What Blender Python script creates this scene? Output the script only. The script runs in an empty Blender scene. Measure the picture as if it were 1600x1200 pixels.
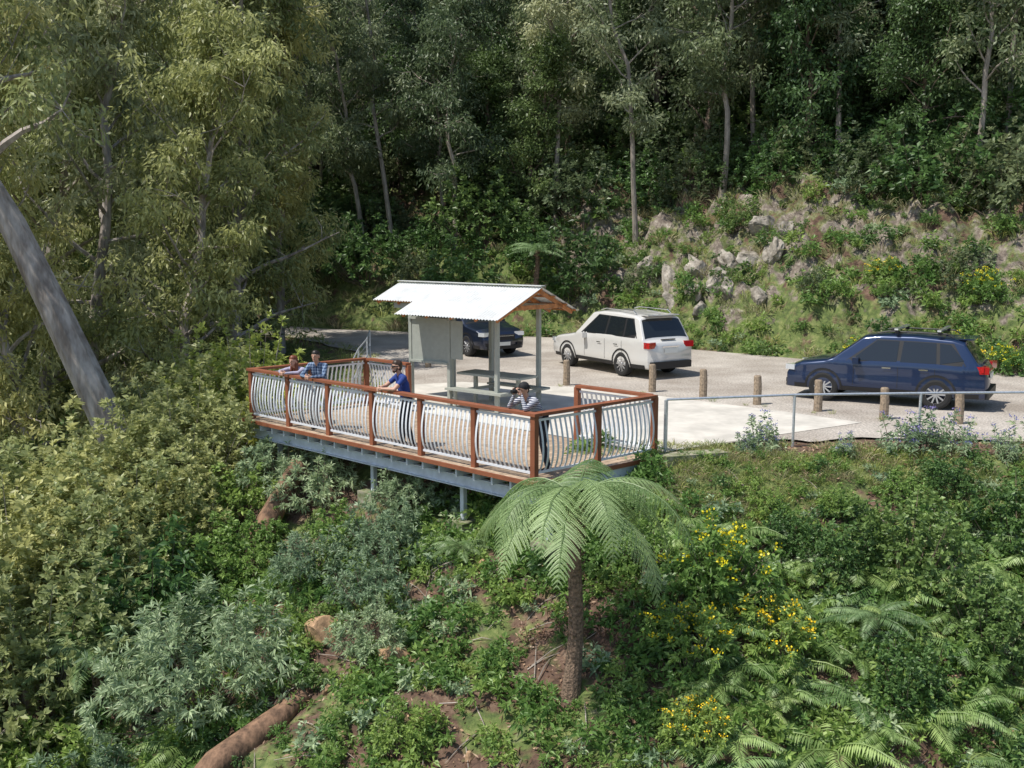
import bpy, math, random
import numpy as np
from mathutils import Vector, Matrix
rng=np.random.default_rng(11)
# ---------------------------------------------------------------- terrain maths
VALLEY=np.array([(80,2),(40,14),(24,18.3),(12,18.9),(5,18.7),(3.1,18.5),(2.4,18.6),(-3.9,24.4),(-4.6,27),(-5.0,31),(-6.2,36),(-9.5,41),(-18,47.5),(-30,54),(-70,74)],float)
HILL=np.array([(80,12),(40,21.5),(24,26.5),(15.2,30.2),(9.6,33.8),(6.8,36.4),(1.8,41),(-3,43),(-8.2,45),(-18,52),(-30,59),(-70,80)],float)
_tab=np.random.default_rng(3).random((64,64))
def vn(x,y):
    xi=np.floor(x).astype(int); yi=np.floor(y).astype(int); fx=x-xi; fy=y-yi
    fx=fx*fx*(3-2*fx); fy=fy*fy*(3-2*fy)
    a=_tab[xi%64,yi%64];b=_tab[(xi+1)%64,yi%64];c=_tab[xi%64,(yi+1)%64];d=_tab[(xi+1)%64,(yi+1)%64]
    return (a*(1-fx)+b*fx)*(1-fy)+(c*(1-fx)+d*fx)*fy
def fbm(x,y,o=4):
    s=0;a=.5;t=0
    for i in range(o):
        s=s+a*vn(x*2**i+17.3*i,y*2**i+5.1*i);t+=a;a*=.5
    return s/t-.5
def pdist(x,y,P):
    best=np.full(x.shape,1e9)
    for i in range(len(P)-1):
        ax,ay=P[i];bx,by=P[i+1];dx=bx-ax;dy=by-ay
        t=np.clip(((x-ax)*dx+(y-ay)*dy)/(dx*dx+dy*dy),0,1)
        best=np.minimum(best,np.hypot(x-ax-t*dx,y-ay-t*dy))
    return best
def inside(x,y):
    P=np.vstack([VALLEY,HILL[::-1]]);r=np.zeros(x.shape,bool);n=len(P)
    for i in range(n):
        x0,y0=P[i];x1,y1=P[(i+1)%n]
        if y0==y1: continue
        c=((y0>y)!=(y1>y))&(x<(x1-x0)*(y-y0)/(y1-y0)+x0)
        r^=c
    return r
def fields(x,y):
    x=np.asarray(x,float);y=np.asarray(y,float)
    ins=inside(x,y);dv=pdist(x,y,VALLEY);dh=pdist(x,y,HILL)
    g=np.where(dv<1,.28*dv+.25*dv*dv,.53+.53*(dv-1)); g=np.minimum(g,24)
    zv=-g+fbm(x*.45,y*.45)*1.1*np.clip(dv/4,0,1)+fbm(x*2,y*2,3)*.25*np.clip(dv,0,1)
    cutH=np.where(x>2,5.0,2.6)
    cut=np.clip(dh-.4,0,cutH)*1.0
    rid=np.abs(fbm(x*.9+y*.5,y*.35-x*.2,5))*3.2+np.abs(fbm(x*2.3-y,y*1.9+x,4))*1.1
    zh=cut+.62*np.clip(dh-.4-cutH,0,90)+fbm(x*.5,y*.5)*2.2*np.clip(dh/4,0,1)+fbm(x*1.7,y*1.7)*.7*np.clip(dh/1.5,0,1)+rid*np.clip(dh/1.5,0,1)*np.clip((9-dh)/4,0,1)
    z=np.where(ins,-.05,np.where(dv<dh,zv-.05,zh-.05))
    return z,ins,dv,dh
def height(x,y): return fields(x,y)[0]
def hz(x,y): return float(height(np.array([x]),np.array([y]))[0])
# ---------------------------------------------------------------- mesh helpers
class MB:
    def __init__(s): s.V=[];s.F={};s.n=0;s.T=[]
    def add(s,V,F,mat=0,tint=.5):
        V=np.asarray(V,float).reshape(-1,3);F=np.asarray(F,int)
        s.V.append(V);s.T.append(np.broadcast_to(np.asarray(tint,float),(len(V),)).copy())
        s.F.setdefault((F.shape[1],mat),[]).append(F+s.n);s.n+=len(V)
    def mesh(s,name,mats,smooth=False):
        me=bpy.data.meshes.new(name)
        V=np.concatenate(s.V);T=np.concatenate(s.T)
        me.vertices.add(len(V));me.vertices.foreach_set('co',V.astype(np.float32).ravel())
        li=[];ls=[];mi=[];off=0
        for (k,m),fl in s.F.items():
            F=np.concatenate(fl);li.append(F.ravel());ls.append(off+np.arange(len(F))*k);off+=F.size;mi.append(np.full(len(F),m))
        li=np.concatenate(li);ls=np.concatenate(ls);mi=np.concatenate(mi)
        me.loops.add(len(li));me.loops.foreach_set('vertex_index',li.astype(np.int32))
        me.polygons.add(len(ls));me.polygons.foreach_set('loop_start',ls.astype(np.int32))
        me.polygons.foreach_set('material_index',mi.astype(np.int32))
        if smooth: me.polygons.foreach_set('use_smooth',np.ones(len(ls),bool))
        else: me.polygons.foreach_set('use_smooth',np.zeros(len(ls),bool))
        me.update(calc_edges=True)
        a=me.attributes.new('tint','FLOAT','POINT');a.data.foreach_set('value',T.astype(np.float32))
        for m in mats: me.materials.append(m)
        return me
    def obj(s,name,mats,parent=None,smooth=False,loc=None):
        return link(name,s.mesh(name,mats,smooth),parent,loc)
def link(name,me,parent=None,loc=None,rot=None,scale=None):
    o=bpy.data.objects.new(name,me);bpy.context.scene.collection.objects.link(o)
    if parent is not None: o.parent=parent
    if loc is not None:o.location=loc
    if rot is not None:o.rotation_euler=rot
    if scale is not None:o.scale=scale if hasattr(scale,'__len__') else (scale,)*3
    return o
def empty(name,loc=(0,0,0),rot=(0,0,0),parent=None):
    o=link(name,None,parent,loc,rot);o.empty_display_size=.3;return o
CF=np.array([(0,3,2,1),(4,5,6,7),(0,1,5,4),(1,2,6,5),(2,3,7,6),(3,0,4,7)])
def nrm(v): v=np.asarray(v,float);return v/(np.linalg.norm(v)+1e-12)
def nrms(v): return v/(np.linalg.norm(v,axis=-1,keepdims=True)+1e-9)
def bar(mb,p0,p1,w,h,mat=0,up=(0,0,1),tint=.5):
    p0=np.array(p0,float);p1=np.array(p1,float);d=nrm(p1-p0);up=np.array(up,float)
    if abs(d@up)>.99: up=np.array((0.,1,0)) if abs(d[1])<.9 else np.array((1.,0,0))
    s=nrm(np.cross(d,up));u=np.cross(s,d);s=s*w/2;u=u*h/2
    V=[p0-s-u,p0+s-u,p0+s+u,p0-s+u,p1-s-u,p1+s-u,p1+s+u,p1-s+u]
    mb.add(V,CF,mat,tint)
def box(mb,c,size,mat=0,rz=0,tint=.5):
    c=np.array(c,float);x,y,z=np.array(size)/2.
    V=np.array([(-x,-y,-z),(x,-y,-z),(x,y,-z),(-x,y,-z),(-x,-y,z),(x,-y,z),(x,y,z),(-x,y,z)])
    R=np.array([(math.cos(rz),-math.sin(rz),0),(math.sin(rz),math.cos(rz),0),(0,0,1)])
    mb.add(V@R.T+c,CF,mat,tint)
def tube(mb,P,R,n=8,mat=0,tint=.5,cap=True):
    P=np.asarray(P,float);R=np.broadcast_to(np.asarray(R,float),(len(P),))
    D=np.gradient(P,axis=0);D/=np.linalg.norm(D,axis=1)[:,None]+1e-9
    ref=np.array((0,0,1.)) if abs(D.mean(0)[2])<.8*np.linalg.norm(D.mean(0)) else np.array((1.,0,0))
    S=np.cross(D,ref);S/=np.linalg.norm(S,axis=1)[:,None]+1e-9;U=np.cross(S,D)
    a=np.arange(n)*2*math.pi/n
    V=P[:,None]+R[:,None,None]*(np.cos(a)[None,:,None]*S[:,None]+np.sin(a)[None,:,None]*U[:,None])
    i=np.arange(len(P)-1)[:,None]*n;j=np.arange(n)[None];k=(j+1)%n
    F=np.stack([i+j,i+k,i+n+k,i+n+j],-1).reshape(-1,4)
    mb.add(V.reshape(-1,3),F,mat,tint)
    if cap:
        for e,row in((0,0),(1,len(P)-1)):
            ring=V[row];c=ring.mean(0);q=np.vstack([ring,c]);f=np.array([(jj,(jj+1)%n,n) for jj in range(n)])
            if e==0:f=f[:,::-1]
            mb.add(q,f,mat,tint)
def sheet(mb,G,mat=0,tint=.5):
    G=np.asarray(G,float);a,b=G.shape[:2]
    i=np.arange(a-1)[:,None]*b;j=np.arange(b-1)[None]
    F=np.stack([i+j,i+b+j,i+b+j+1,i+j+1],-1).reshape(-1,4)
    t=tint if np.isscalar(tint) else np.asarray(tint).ravel()
    mb.add(G.reshape(-1,3),F,mat,t)
# ---------------------------------------------------------------- materials
def mat(name,col,rough=.6,metal=0,var=.0,scale=8,bump=0,bscale=30,coat=0,spec=None,col2=None,detail=3,stretch=None):
    m=bpy.data.materials.new(name);m.use_nodes=True;nt=m.node_tree;N=nt.nodes;L=nt.links
    b=N['Principled BSDF'];b.inputs['Roughness'].default_value=rough;b.inputs['Metallic'].default_value=metal
    if spec is not None:b.inputs['Specular IOR Level'].default_value=spec
    b.inputs['Coat Weight'].default_value=coat;b.inputs['Coat Roughness'].default_value=.04
    tc=N.new('ShaderNodeTexCoord');src=tc.outputs['Object']
    if stretch:
        mp=N.new('ShaderNodeMapping');mp.inputs['Scale'].default_value=stretch;L.new(src,mp.inputs[0]);src=mp.outputs[0]
    if var or col2:
        n=N.new('ShaderNodeTexNoise');n.inputs['Scale'].default_value=scale;n.inputs['Detail'].default_value=detail;n.inputs['Roughness'].default_value=.65
        L.new(src,n.inputs['Vector'])
        r=N.new('ShaderNodeValToRGB');r.color_ramp.elements[0].position=.35;r.color_ramp.elements[1].position=.66
        c1=[x*(1-var) for x in col];c2=list(col2) if col2 else [min(1,x*(1+var)) for x in col]
        r.color_ramp.elements[0].color=(*c1,1);r.color_ramp.elements[1].color=(*c2,1)
        L.new(n.outputs['Fac'],r.inputs['Fac']);L.new(r.outputs['Color'],b.inputs['Base Color'])
    else: b.inputs['Base Color'].default_value=(*col,1)
    if bump:
        n2=N.new('ShaderNodeTexNoise');n2.inputs['Scale'].default_value=bscale;n2.inputs['Detail'].default_value=3
        L.new(src,n2.inputs['Vector'])
        bp=N.new('ShaderNodeBump');bp.inputs['Strength'].default_value=bump;bp.inputs['Distance'].default_value=.03
        L.new(n2.outputs['Fac'],bp.inputs['Height']);L.new(bp.outputs['Normal'],b.inputs['Normal'])
    return m
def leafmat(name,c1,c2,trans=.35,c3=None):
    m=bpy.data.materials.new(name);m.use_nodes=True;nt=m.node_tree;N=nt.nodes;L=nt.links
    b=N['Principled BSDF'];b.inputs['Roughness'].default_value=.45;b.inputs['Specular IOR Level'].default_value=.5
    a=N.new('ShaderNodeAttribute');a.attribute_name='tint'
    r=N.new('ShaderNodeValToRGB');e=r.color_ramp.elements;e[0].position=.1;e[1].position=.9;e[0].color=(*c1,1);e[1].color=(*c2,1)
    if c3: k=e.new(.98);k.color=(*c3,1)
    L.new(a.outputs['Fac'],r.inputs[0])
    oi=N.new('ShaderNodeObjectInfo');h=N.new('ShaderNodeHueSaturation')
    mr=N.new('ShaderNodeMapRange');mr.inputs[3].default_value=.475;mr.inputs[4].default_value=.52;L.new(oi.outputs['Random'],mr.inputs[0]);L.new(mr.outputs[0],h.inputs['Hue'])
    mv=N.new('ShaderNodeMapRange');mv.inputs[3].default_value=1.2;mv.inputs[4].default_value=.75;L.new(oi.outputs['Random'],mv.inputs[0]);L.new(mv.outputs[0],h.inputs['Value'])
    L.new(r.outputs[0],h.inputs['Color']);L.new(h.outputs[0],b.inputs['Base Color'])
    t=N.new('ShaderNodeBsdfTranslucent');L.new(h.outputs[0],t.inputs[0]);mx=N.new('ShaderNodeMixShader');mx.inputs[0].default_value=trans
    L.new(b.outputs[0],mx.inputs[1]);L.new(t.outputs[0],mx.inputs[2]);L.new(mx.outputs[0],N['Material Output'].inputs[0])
    return m
M={}
M['timber']=mat('timber',(.25,.085,.04),.6,var=.14,scale=3)
M['deckboard']=mat('deckboard',(.40,.30,.21),.7,var=.3,scale=5)
M['galv']=mat('galvanised',(.62,.65,.68),.4,.6,var=.15,scale=20)
M['galvw']=mat('baluster_metal',(.74,.77,.81),.45,.15)
M['steel']=mat('steel_beam',(.58,.63,.68),.5,.1,var=.1,scale=5)
M['roof']=mat('roof_sheet',(.66,.67,.65),.4,.12,var=.10,scale=2.5)
M['greygreen']=mat('greygreen_paint',(.34,.36,.32),.5,var=.06)
M['rafter']=mat('rafter',(.45,.18,.06),.55,var=.3,scale=8)
M['concrete']=mat('concrete',(.56,.53,.47),.85,var=.15,scale=1.3)
M['mossc']=mat('mossy_concrete',(.36,.33,.25),.9,scale=6,col2=(.09,.13,.03))
M['bollard']=mat('weathered_timber',(.28,.215,.15),.8,var=.4,scale=14)
M['glass']=mat('car_glass',(.012,.016,.02),.04,spec=.8)
M['black']=mat('black_plastic',(.015,.015,.016),.55)
M['tyre']=mat('tyre',(.018,.018,.018),.85)
M['alloy']=mat('alloy',(.55,.56,.58),.3,.8)
M['red']=mat('tail_light',(.45,.01,.012),.15,coat=1)
M['clear']=mat('head_light',(.75,.78,.8),.1,.3,coat=1)
M['plate']=mat('plate',(.75,.75,.7),.4)
M['chrome']=mat('chrome',(.8,.8,.82),.15,1)
M['bark']=mat('pale_bark',(.20,.165,.14),.85,scale=4,col2=(.48,.43,.39),stretch=(1,1,.25),bump=.5,bscale=10)
M['barkd']=mat('dark_bark',(.16,.12,.09),.9,var=.5,scale=7,stretch=(1,1,.3))
M['barkp']=mat('grey_bark',(.33,.285,.24),.8,var=.4,scale=5,stretch=(1,1,.3))
M['fernbark']=mat('fern_trunk',(.19,.13,.09),.95,var=.5,scale=22,bump=1,bscale=30)
M['rockb']=mat('brown_rock',(.36,.23,.13),.9,var=.4,scale=4,bump=.8,bscale=8)
M['rockg']=mat('grey_rock',(.15,.13,.105),.9,scale=3.5,col2=(.46,.42,.36),bump=1,bscale=6,detail=6)
M['log']=mat('rotten_log',(.17,.10,.06),.9,var=.6,scale=6,stretch=(1,1,.4),bump=.8,bscale=12)
M['l_euc']=leafmat('eucalyptus_leaf',(.16,.195,.06),(.66,.68,.29),.45,(.85,.82,.58))
M['l_euc2']=leafmat('eucalyptus_leaf_grey',(.15,.19,.09),(.60,.65,.38),.43,(.80,.80,.64))
M['l_dark']=leafmat('rainforest_leaf',(.04,.08,.028),(.19,.30,.10),.4)
M['l_mid']=leafmat('forest_leaf',(.065,.105,.045),(.29,.36,.18),.4)
M['l_silver']=leafmat('silver_leaf',(.14,.23,.11),(.50,.62,.37),.3)
M['l_weed']=leafmat('weed_leaf',(.10,.19,.04),(.34,.52,.14),.42)
M['l_yg']=leafmat('yellow_green_leaf',(.27,.34,.05),(.70,.76,.22),.45)
M['l_mound']=leafmat('creeper_leaf',(.19,.235,.08),(.62,.66,.30),.42,(.74,.72,.46))
M['l_fern']=leafmat('fern_leaf',(.13,.23,.06),(.44,.60,.22),.42)
M['l_tfern']=leafmat('tree_fern_leaf',(.15,.25,.085),(.46,.60,.28),.42)
M['l_shrub']=leafmat('shrub_leaf',(.055,.12,.035),(.23,.37,.11),.35)
M['l_grass']=leafmat('grass_blade',(.16,.22,.05),(.48,.55,.19),.4,(.62,.55,.32))
M['l_straw']=leafmat('dry_grass',(.20,.20,.09),(.58,.53,.30),.35)
M['flower']=leafmat('yellow_flower',(.85,.63,.01),(.95,.82,.04),.2)
M['purple']=leafmat('purple_flower',(.15,.13,.35),(.30,.28,.55),.2)
M['litter']=leafmat('leaf_litter',(.13,.075,.045),(.45,.31,.19),.05)
def paint(name,c): return mat(name,c,.32,.35,coat=1)
def nz(N,L,src,sc,det,rough=.65):
    n=N.new('ShaderNodeTexNoise');n.inputs['Scale'].default_value=sc;n.inputs['Detail'].default_value=det;n.inputs['Roughness'].default_value=rough;L.new(src,n.inputs['Vector']);return n.outputs['Fac']
def ramp(N,L,src,els):
    r=N.new('ShaderNodeValToRGB')
    while len(r.color_ramp.elements)<len(els): r.color_ramp.elements.new(.5)
    for e,(p,c) in zip(r.color_ramp.elements,els): e.position=p;e.color=(*c,1)
    L.new(src,r.inputs[0]);return r.outputs[0]
def mixc(N,L,f,a,c,mode='MIX'):
    x=N.new('ShaderNodeMix');x.data_type='RGBA';x.blend_type=mode
    if isinstance(f,(int,float)):x.inputs[0].default_value=f
    else:L.new(f,x.inputs[0])
    L.new(a,x.inputs[6]);L.new(c,x.inputs[7]);return x.outputs[2]
def gravel_mat():
    m=mat('gravel',(.36,.32,.27),.95);nt=m.node_tree;N=nt.nodes;L=nt.links;b=N['Principled BSDF']
    tc=N.new('ShaderNodeTexCoord').outputs['Object']
    a=ramp(N,L,nz(N,L,tc,.35,5),[(.35,(.33,.29,.245)),(.65,(.57,.53,.47))])
    g=ramp(N,L,nz(N,L,tc,20,3),[(.35,(.5,.5,.5)),(.7,(1.25,1.22,1.2))])
    L.new(mixc(N,L,1,a,g,'MULTIPLY'),b.inputs['Base Color']);return m
M['gravel']=gravel_mat()
def ground_mat():
    m=mat('ground_soil',(.1,.07,.05),.95);nt=m.node_tree;N=nt.nodes;L=nt.links;b=N['Principled BSDF']
    tc=N.new('ShaderNodeTexCoord').outputs['Object']
    n1=nz(N,L,tc,4,5,.75);n2=nz(N,L,tc,1.2,3)
    soil=ramp(N,L,n1,[(.3,(.04,.024,.017)),(.5,(.115,.068,.046)),(.62,(.18,.12,.082)),(.75,(.31,.25,.185))])
    grass=ramp(N,L,n1,[(.3,(.04,.06,.02)),(.5,(.11,.15,.04)),(.7,(.25,.26,.10))])
    rock=ramp(N,L,n1,[(.3,(.06,.05,.042)),(.48,(.16,.13,.105)),(.6,(.29,.25,.205)),(.75,(.52,.49,.43))])
    def thr(name):
        at=N.new('ShaderNodeAttribute');at.attribute_name=name
        k=N.new('ShaderNodeMath');k.operation='MULTIPLY_ADD';k.inputs[1].default_value=2.2;k.inputs[2].default_value=-1.1;L.new(n2,k.inputs[0])
        ad=N.new('ShaderNodeMath');ad.operation='ADD';L.new(at.outputs['Fac'],ad.inputs[0]);L.new(k.outputs[0],ad.inputs[1])
        r=N.new('ShaderNodeMapRange');r.inputs[1].default_value=.4;r.inputs[2].default_value=.6;L.new(ad.outputs[0],r.inputs[0]);return r.outputs[0]
    c=mixc(N,L,thr('grass'),soil,grass);c=mixc(N,L,thr('rock'),c,rock)
    L.new(c,b.inputs['Base Color'])
    bp=N.new('ShaderNodeBump');bp.inputs['Strength'].default_value=.7;bp.inputs['Distance'].default_value=.08
    L.new(n1,bp.inputs['Height']);L.new(bp.outputs[0],b.inputs['Normal'])
    return m
M['ground']=ground_mat()
# ---------------------------------------------------------------- ground
def axis(lo,a,b,hi,step):
    mid=np.arange(a,b,step);l=[a];s=step
    while l[-1]>lo: s*=1.15;l.append(l[-1]-s)
    h=[mid[-1]];s=step
    while h[-1]<hi: s*=1.15;h.append(h[-1]+s)
    return np.concatenate([l[:0:-1],mid,h[1:]])
xs=axis(-300,-22,24,300,.2);ys=axis(-150,9,52,350,.2)
GX,GY=np.meshgrid(xs,ys,indexing='ij')
GZ,gi,gdv,gdh=fields(GX,GY)
mb=MB();sheet(mb,np.stack([GX,GY,GZ],-1))
me=mb.mesh('ground',[M['ground']],True)
def sa(me,n,v):
    a=me.attributes.new(n,'FLOAT','POINT');a.data.foreach_set('value',np.asarray(v,np.float32).ravel())
val=(~gi)&(gdv<gdh);hil=(~gi)&(gdv>=gdh)
gr=np.where(val,np.clip(.85-gdv/5,.40,.75),np.where(hil,np.clip(.78-np.abs(gdh-1)*.05,.52,.75),.3))
ro=np.where(hil&(GX>1),np.clip(.85-np.abs(gdh-3.5)/4,0,.50),0)
sa(me,'grass',gr);sa(me,'rock',ro)
link('ground',me)
# ---------------------------------------------------------------- gravel car park / road
Vp=np.array([(80,2.3),(40,14.5),(24,19),(12,19.9),(7,20.2),(4.5,19.8),(2.6,19.0),(-3.4,24.4),(-4,27),(-4.3,31),(-5.5,36),(-9,41.3),(-17.7,48),(-30,54.6),(-70,74.6)],float)
Hp=HILL+np.array((0,-.15))
ids=[(0,0),(1,1),(2,2),(3,3),(4,3.5),(5,4),(6,4.5),(7,5.5),(8,6),(9,6.5),(10,7),(11,8),(12,9),(13,10),(14,11)]
def hp(t):
    i=int(min(t,10.999));f=t-i;return Hp[i]*(1-f)+Hp[min(i+1,11)]*f
rows=[]
for k in range(len(ids)-1):
    for f in np.linspace(0,1,12,endpoint=False):
        v=Vp[ids[k][0]]*(1-f)+Vp[ids[k+1][0]]*f;h=hp(ids[k][1]*(1-f)+ids[k+1][1]*f)
        e=(fbm(v[0:1]*1.3,v[1:2]*1.3,3)[0])*.8
        rows.append([np.r_[v*(1-q)+h*q+ (h-v)/np.linalg.norm(h-v)*e*(1-q),0.0] for q in np.linspace(0,1,10)])
mb=MB();sheet(mb,np.array(rows));mb.obj('gravel_road',[M['gravel']])
# ---------------------------------------------------------------- deck
C=np.array((.37,16.62,0));a_=np.array((-.7246,.6892,0));b_=np.array((.7477,.6640,0));LP=8.47;LQ=3.02
def P(p,q,z): return C+a_*p+b_*q+np.array((0,0,z))
deck=empty('viewing_platform')
mb=MB()
n=60;w=LP+.3
for i in range(n):
    p0=-.13+w*i/n;p1=p0+w/n-.008
    t=rng.random();q0,q1=-.13,LQ+.1;z0,z1=-.035,-.002+rng.random()*.002
    V=[P(p0,q0,z0),P(p1,q0,z0),P(p1,q1,z0),P(p0,q1,z0),P(p0,q0,z1),P(p1,q0,z1),P(p1,q1,z1),P(p0,q1,z1)]
    mb.add(V,CF[:, ::-1],0,t)
mb.obj('deck_boards',[M['deckboard']],deck)
mb=MB()
bar(mb,P(-.16,-.155,-.03),P(LP+.16,-.155,-.03),.03,.075,0)
bar(mb,P(-.155,-.13,-.03),P(-.155,LQ+.1,-.03),.03,.075,0)
bar(mb,P(LP+.155,-.13,-.03),P(LP+.155,LQ+.1,-.03),.03,.075,0)
posts=[(LP*i/6,0) for i in range(7)]+[(0,LQ/2),(0,LQ),(LP,LQ/2),(LP,LQ),(LP-1.55,LQ),(1.85,LQ)]
for p,q in posts: bar(mb,P(p,q,-.02),P(p,q,1.075),.1,.1,0,up=a_)
def rail(p0,q0,p1,q1,ext=.08):
    A=P(p0,q0,1.1);B=P(p1,q1,1.1);d=nrm(B-A)*ext;bar(mb,A-d,B+d,.16,.05,0)
rail(0,0,LP,0);rail(0,.09,0,LQ,0.0);rail(LP,.09,LP,LQ,0.0);rail(LP-.09,LQ,LP-1.55,LQ,0);rail(.09,LQ,1.85,LQ,0)
mb.obj('timber_rails_and_posts',[M['timber']],deck)
mb=MB()
def panel(p0,q0,p1,q1,outs):
    A=P(p0,q0,0);B=P(p1,q1,0);L=np.linalg.norm(B-A);d=(B-A)/L
    A=A+d*.06;B=B-d*.06;L=L-.12
    for z in(.11,1.0): bar(mb,A+(0,0,z),B+(0,0,z),.03,.04,0)
    nb=int(round(L/.112));o=np.array(outs,float)
    for i in range(nb):
        c=A+d*L*(i+.5)/nb
        zz=np.linspace(.12,.99,11);t=(zz-.12)/.87
        off=.085*np.sin(t**.8*math.pi)
        for k in range(10):
            bar(mb,c+o*off[k]+(0,0,zz[k]),c+o*off[k+1]+(0,0,zz[k+1]),.042,.008,0,up=o)
nout=np.array((-.689,-.7246,0))
for i in range(6): panel(LP*i/6,0,LP*(i+1)/6,0,nout)
for q in(0,LQ/2): panel(0,q,0,q+LQ/2,-a_); panel(LP,q,LP,q+LQ/2,a_)
panel(LP,LQ,LP-1.55,LQ,-nout);panel(0,LQ,1.85,LQ,-nout)
mb.obj('curved_balusters',[M['galvw']],deck)
mb=MB()
for q in(.12,LQ-.2):
    bar(mb,P(-.1,q,-.33),P(LP+.1,q,-.33),.02,.2,0)
    for z in(-.228,-.432): bar(mb,P(-.1,q-.04,z),P(LP+.1,q-.04,z),.10,.016,0)
for i in range(20):
    p=LP*i/19;bar(mb,P(p,-.1,-.135),P(p,LQ,-.135),.05,.155,0)
for p in(-.12,LP+.12): bar(mb,P(p,-.1,-.19),P(p,LQ,-.19),.02,.24,0)
foots=[(.0,.35),(2.1,.35),(4.7,.35),(8.0,.35),(.0,2.2),(2.1,2.2),(4.7,2.2),(8.0,2.2)]
for p,q in foots:
    x,y,_=P(p,q,0);bar(mb,(x,y,hz(x,y)-.1),(x,y,-.44),.09,.09,0,up=a_)
mb.obj('steel_frame',[M['steel']],deck)
mb=MB()
for p,q in foots[:4]:
    x,y,_=P(p,.35,0);box(mb,(x,y,hz(x,y)),(.5,.45,.36),0,.8)
mb.obj('concrete_footings',[M['mossc']],deck)
mb=MB()
pad=np.array([P(0.0,LQ+.11,0)[:2],(3.1,19.0),(4.3,19.8),(7.6,21.9),(6.2,23.4),(3.8,25.6),(1.6,27.2),(-1.4,28.2),(-3.6,27.3),P(LP-1.2,LQ+.11,0)[:2]])
V=[(x,y,.008) for x,y in pad];c=np.mean(pad,0);V.append((c[0],c[1],.008));k=len(pad)
mb.add(V,[(i,(i+1)%k,k) for i in range(k)],0)
mb.obj('concrete_path',[M['concrete']])
mb=MB();bar(mb,(2.75,18.35,-.12),(3.95,18.75,-.12),.35,.34,0);bar(mb,(2.7,18.1,-.4),(3.3,18.3,-.4),.3,.3,0)
mb.obj('concrete_kerb_block',[M['mossc']])
mb=MB()
RR=[np.array(r) for r in((2.9,18.95,.98),(5.46,19.55,.98),(7.98,19.75,.98),(10.6,19.9,.98),(13.5,20.0,.98))]
tube(mb,RR,.024,8);tube(mb,[(2.85,18.75,1.0),(2.85,18.75,-.6)],.028,8)
for r in RR: tube(mb,[r,r-(0,0,1.2)],.028,8)
mb.obj('pipe_guard_rail',[M['galv']])
mb=MB()
T0=[(-3.9,24.9),(-4.15,27.5),(-4.3,30.2),(-4.6,33)]
for z in(.5,1.0): tube(mb,[(x,y,z) for x,y in T0],.022,6)
for x,y in T0: tube(mb,[(x,y,-.3),(x,y,1.0)],.026,6)
for z in(.15,.33,.67,.83): tube(mb,[(x,y,z) for x,y in T0],.006,4)
mb.obj('wire_fence',[M['galv']])
for i,(x,y) in enumerate([(-.61,30.2),(1.48,27.6),(3.65,26.4),(4.78,25.35),(5.9,24.36),(7.08,23.4),(8.23,22.35),(9.65,21.8),(-2.6,31.5)]):
    mb=MB();h=.68+rng.random()*.08
    tube(mb,[(0,0,-.2),(0.01,0,h*.6),(0,.01,h-.03),(0,.01,h)],[.1,.095,.09,.07],10)
    mb.obj('timber_bollard',[M['bollard']],loc=(x,y,0))
# ---------------------------------------------------------------- information shelter
sh=empty('information_shelter')
A0=np.array((.69,23.23,0));r_=nrm((-.78,.62,0));g_=nrm((.72,.69,0))
def S(p,q,z): return A0+r_*p+g_*q+np.array((0,0,z))
def rz(q): return 2.85-abs(q)*(.65/1.35)
def roofpart(mb,p0,p1,q0,q1):
    npp=int((p1-p0)/.015);pp=np.linspace(p0,p1,npp)
    for dz in(0,-.006):
        G=np.array([[S(p,q,rz(q)+.02+dz+.012*math.sin(p/.09*2*math.pi)) for q in(q0,q1)] for p in pp]);sheet(mb,G)
mb=MB()
roofpart(mb,0,4.5,0,-.85);roofpart(mb,0,3.15,-.85,-1.4);roofpart(mb,0,4.5,0,1.2)
bar(mb,S(-.02,0,2.90),S(4.52,0,2.90),.16,.02,0)
mb.obj('corrugated_roof',[M['roof']],sh)
mb=MB()
for p in(.12,.75,1.5,2.25,3.0,3.7,4.4):
    e=-1.3 if p<3.1 else -.8
    bar(mb,S(p,0,rz(0)-.06),S(p,e,rz(e)-.06),.045,.09,0);bar(mb,S(p,0,rz(0)-.06),S(p,1.12,rz(1.12)-.06),.045,.09,0)
for p in(.12,1.5,3.0): bar(mb,S(p,-.8,2.42),S(p,.8,2.42),.045,.1,0)
for q in(-1.25,-.8,-.4,.4,.8,1.1): bar(mb,S(.0,q,rz(q)-.02),S(3.1 if q<-.9 else 4.45,q,rz(q)-.02),.06,.035,0)
bar(mb,S(0.02,0,2.8),S(4.48,0,2.8),.04,.1,0)
mb.obj('roof_timbers',[M['rafter']],sh)
mb=MB()
for p in(.65,2.1,3.35):
    for q in(-.72,.62): bar(mb,S(p,q,0),S(p,q,rz(q)-.1),.09,.09,0,up=r_)
for q in(-.72,.62): bar(mb,S(.3,q,rz(q)-.16),S(3.9,q,rz(q)-.16),.05,.12,0)
bar(mb,S(2.16,-.72,1.55),S(3.3,-.72,1.55),.05,1.0,0);bar(mb,S(2.1,-.75,2.07),S(3.36,-.75,2.07),.12,.05,0);bar(mb,S(2.1,-.75,1.03),S(3.36,-.75,1.03),.1,.05,0)
bar(mb,S(1.7,-.72,1.6),S(2.05,-.72,1.6),.04,.9,0)
bar(mb,S(.3,-.1,.78),S(2.2,-.1,.78),.7,.05,0);bar(mb,S(.4,-.75,.45),S(2.1,-.75,.45),.3,.05,0);bar(mb,S(.4,.6,.45),S(2.1,.6,.45),.3,.05,0)
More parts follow.
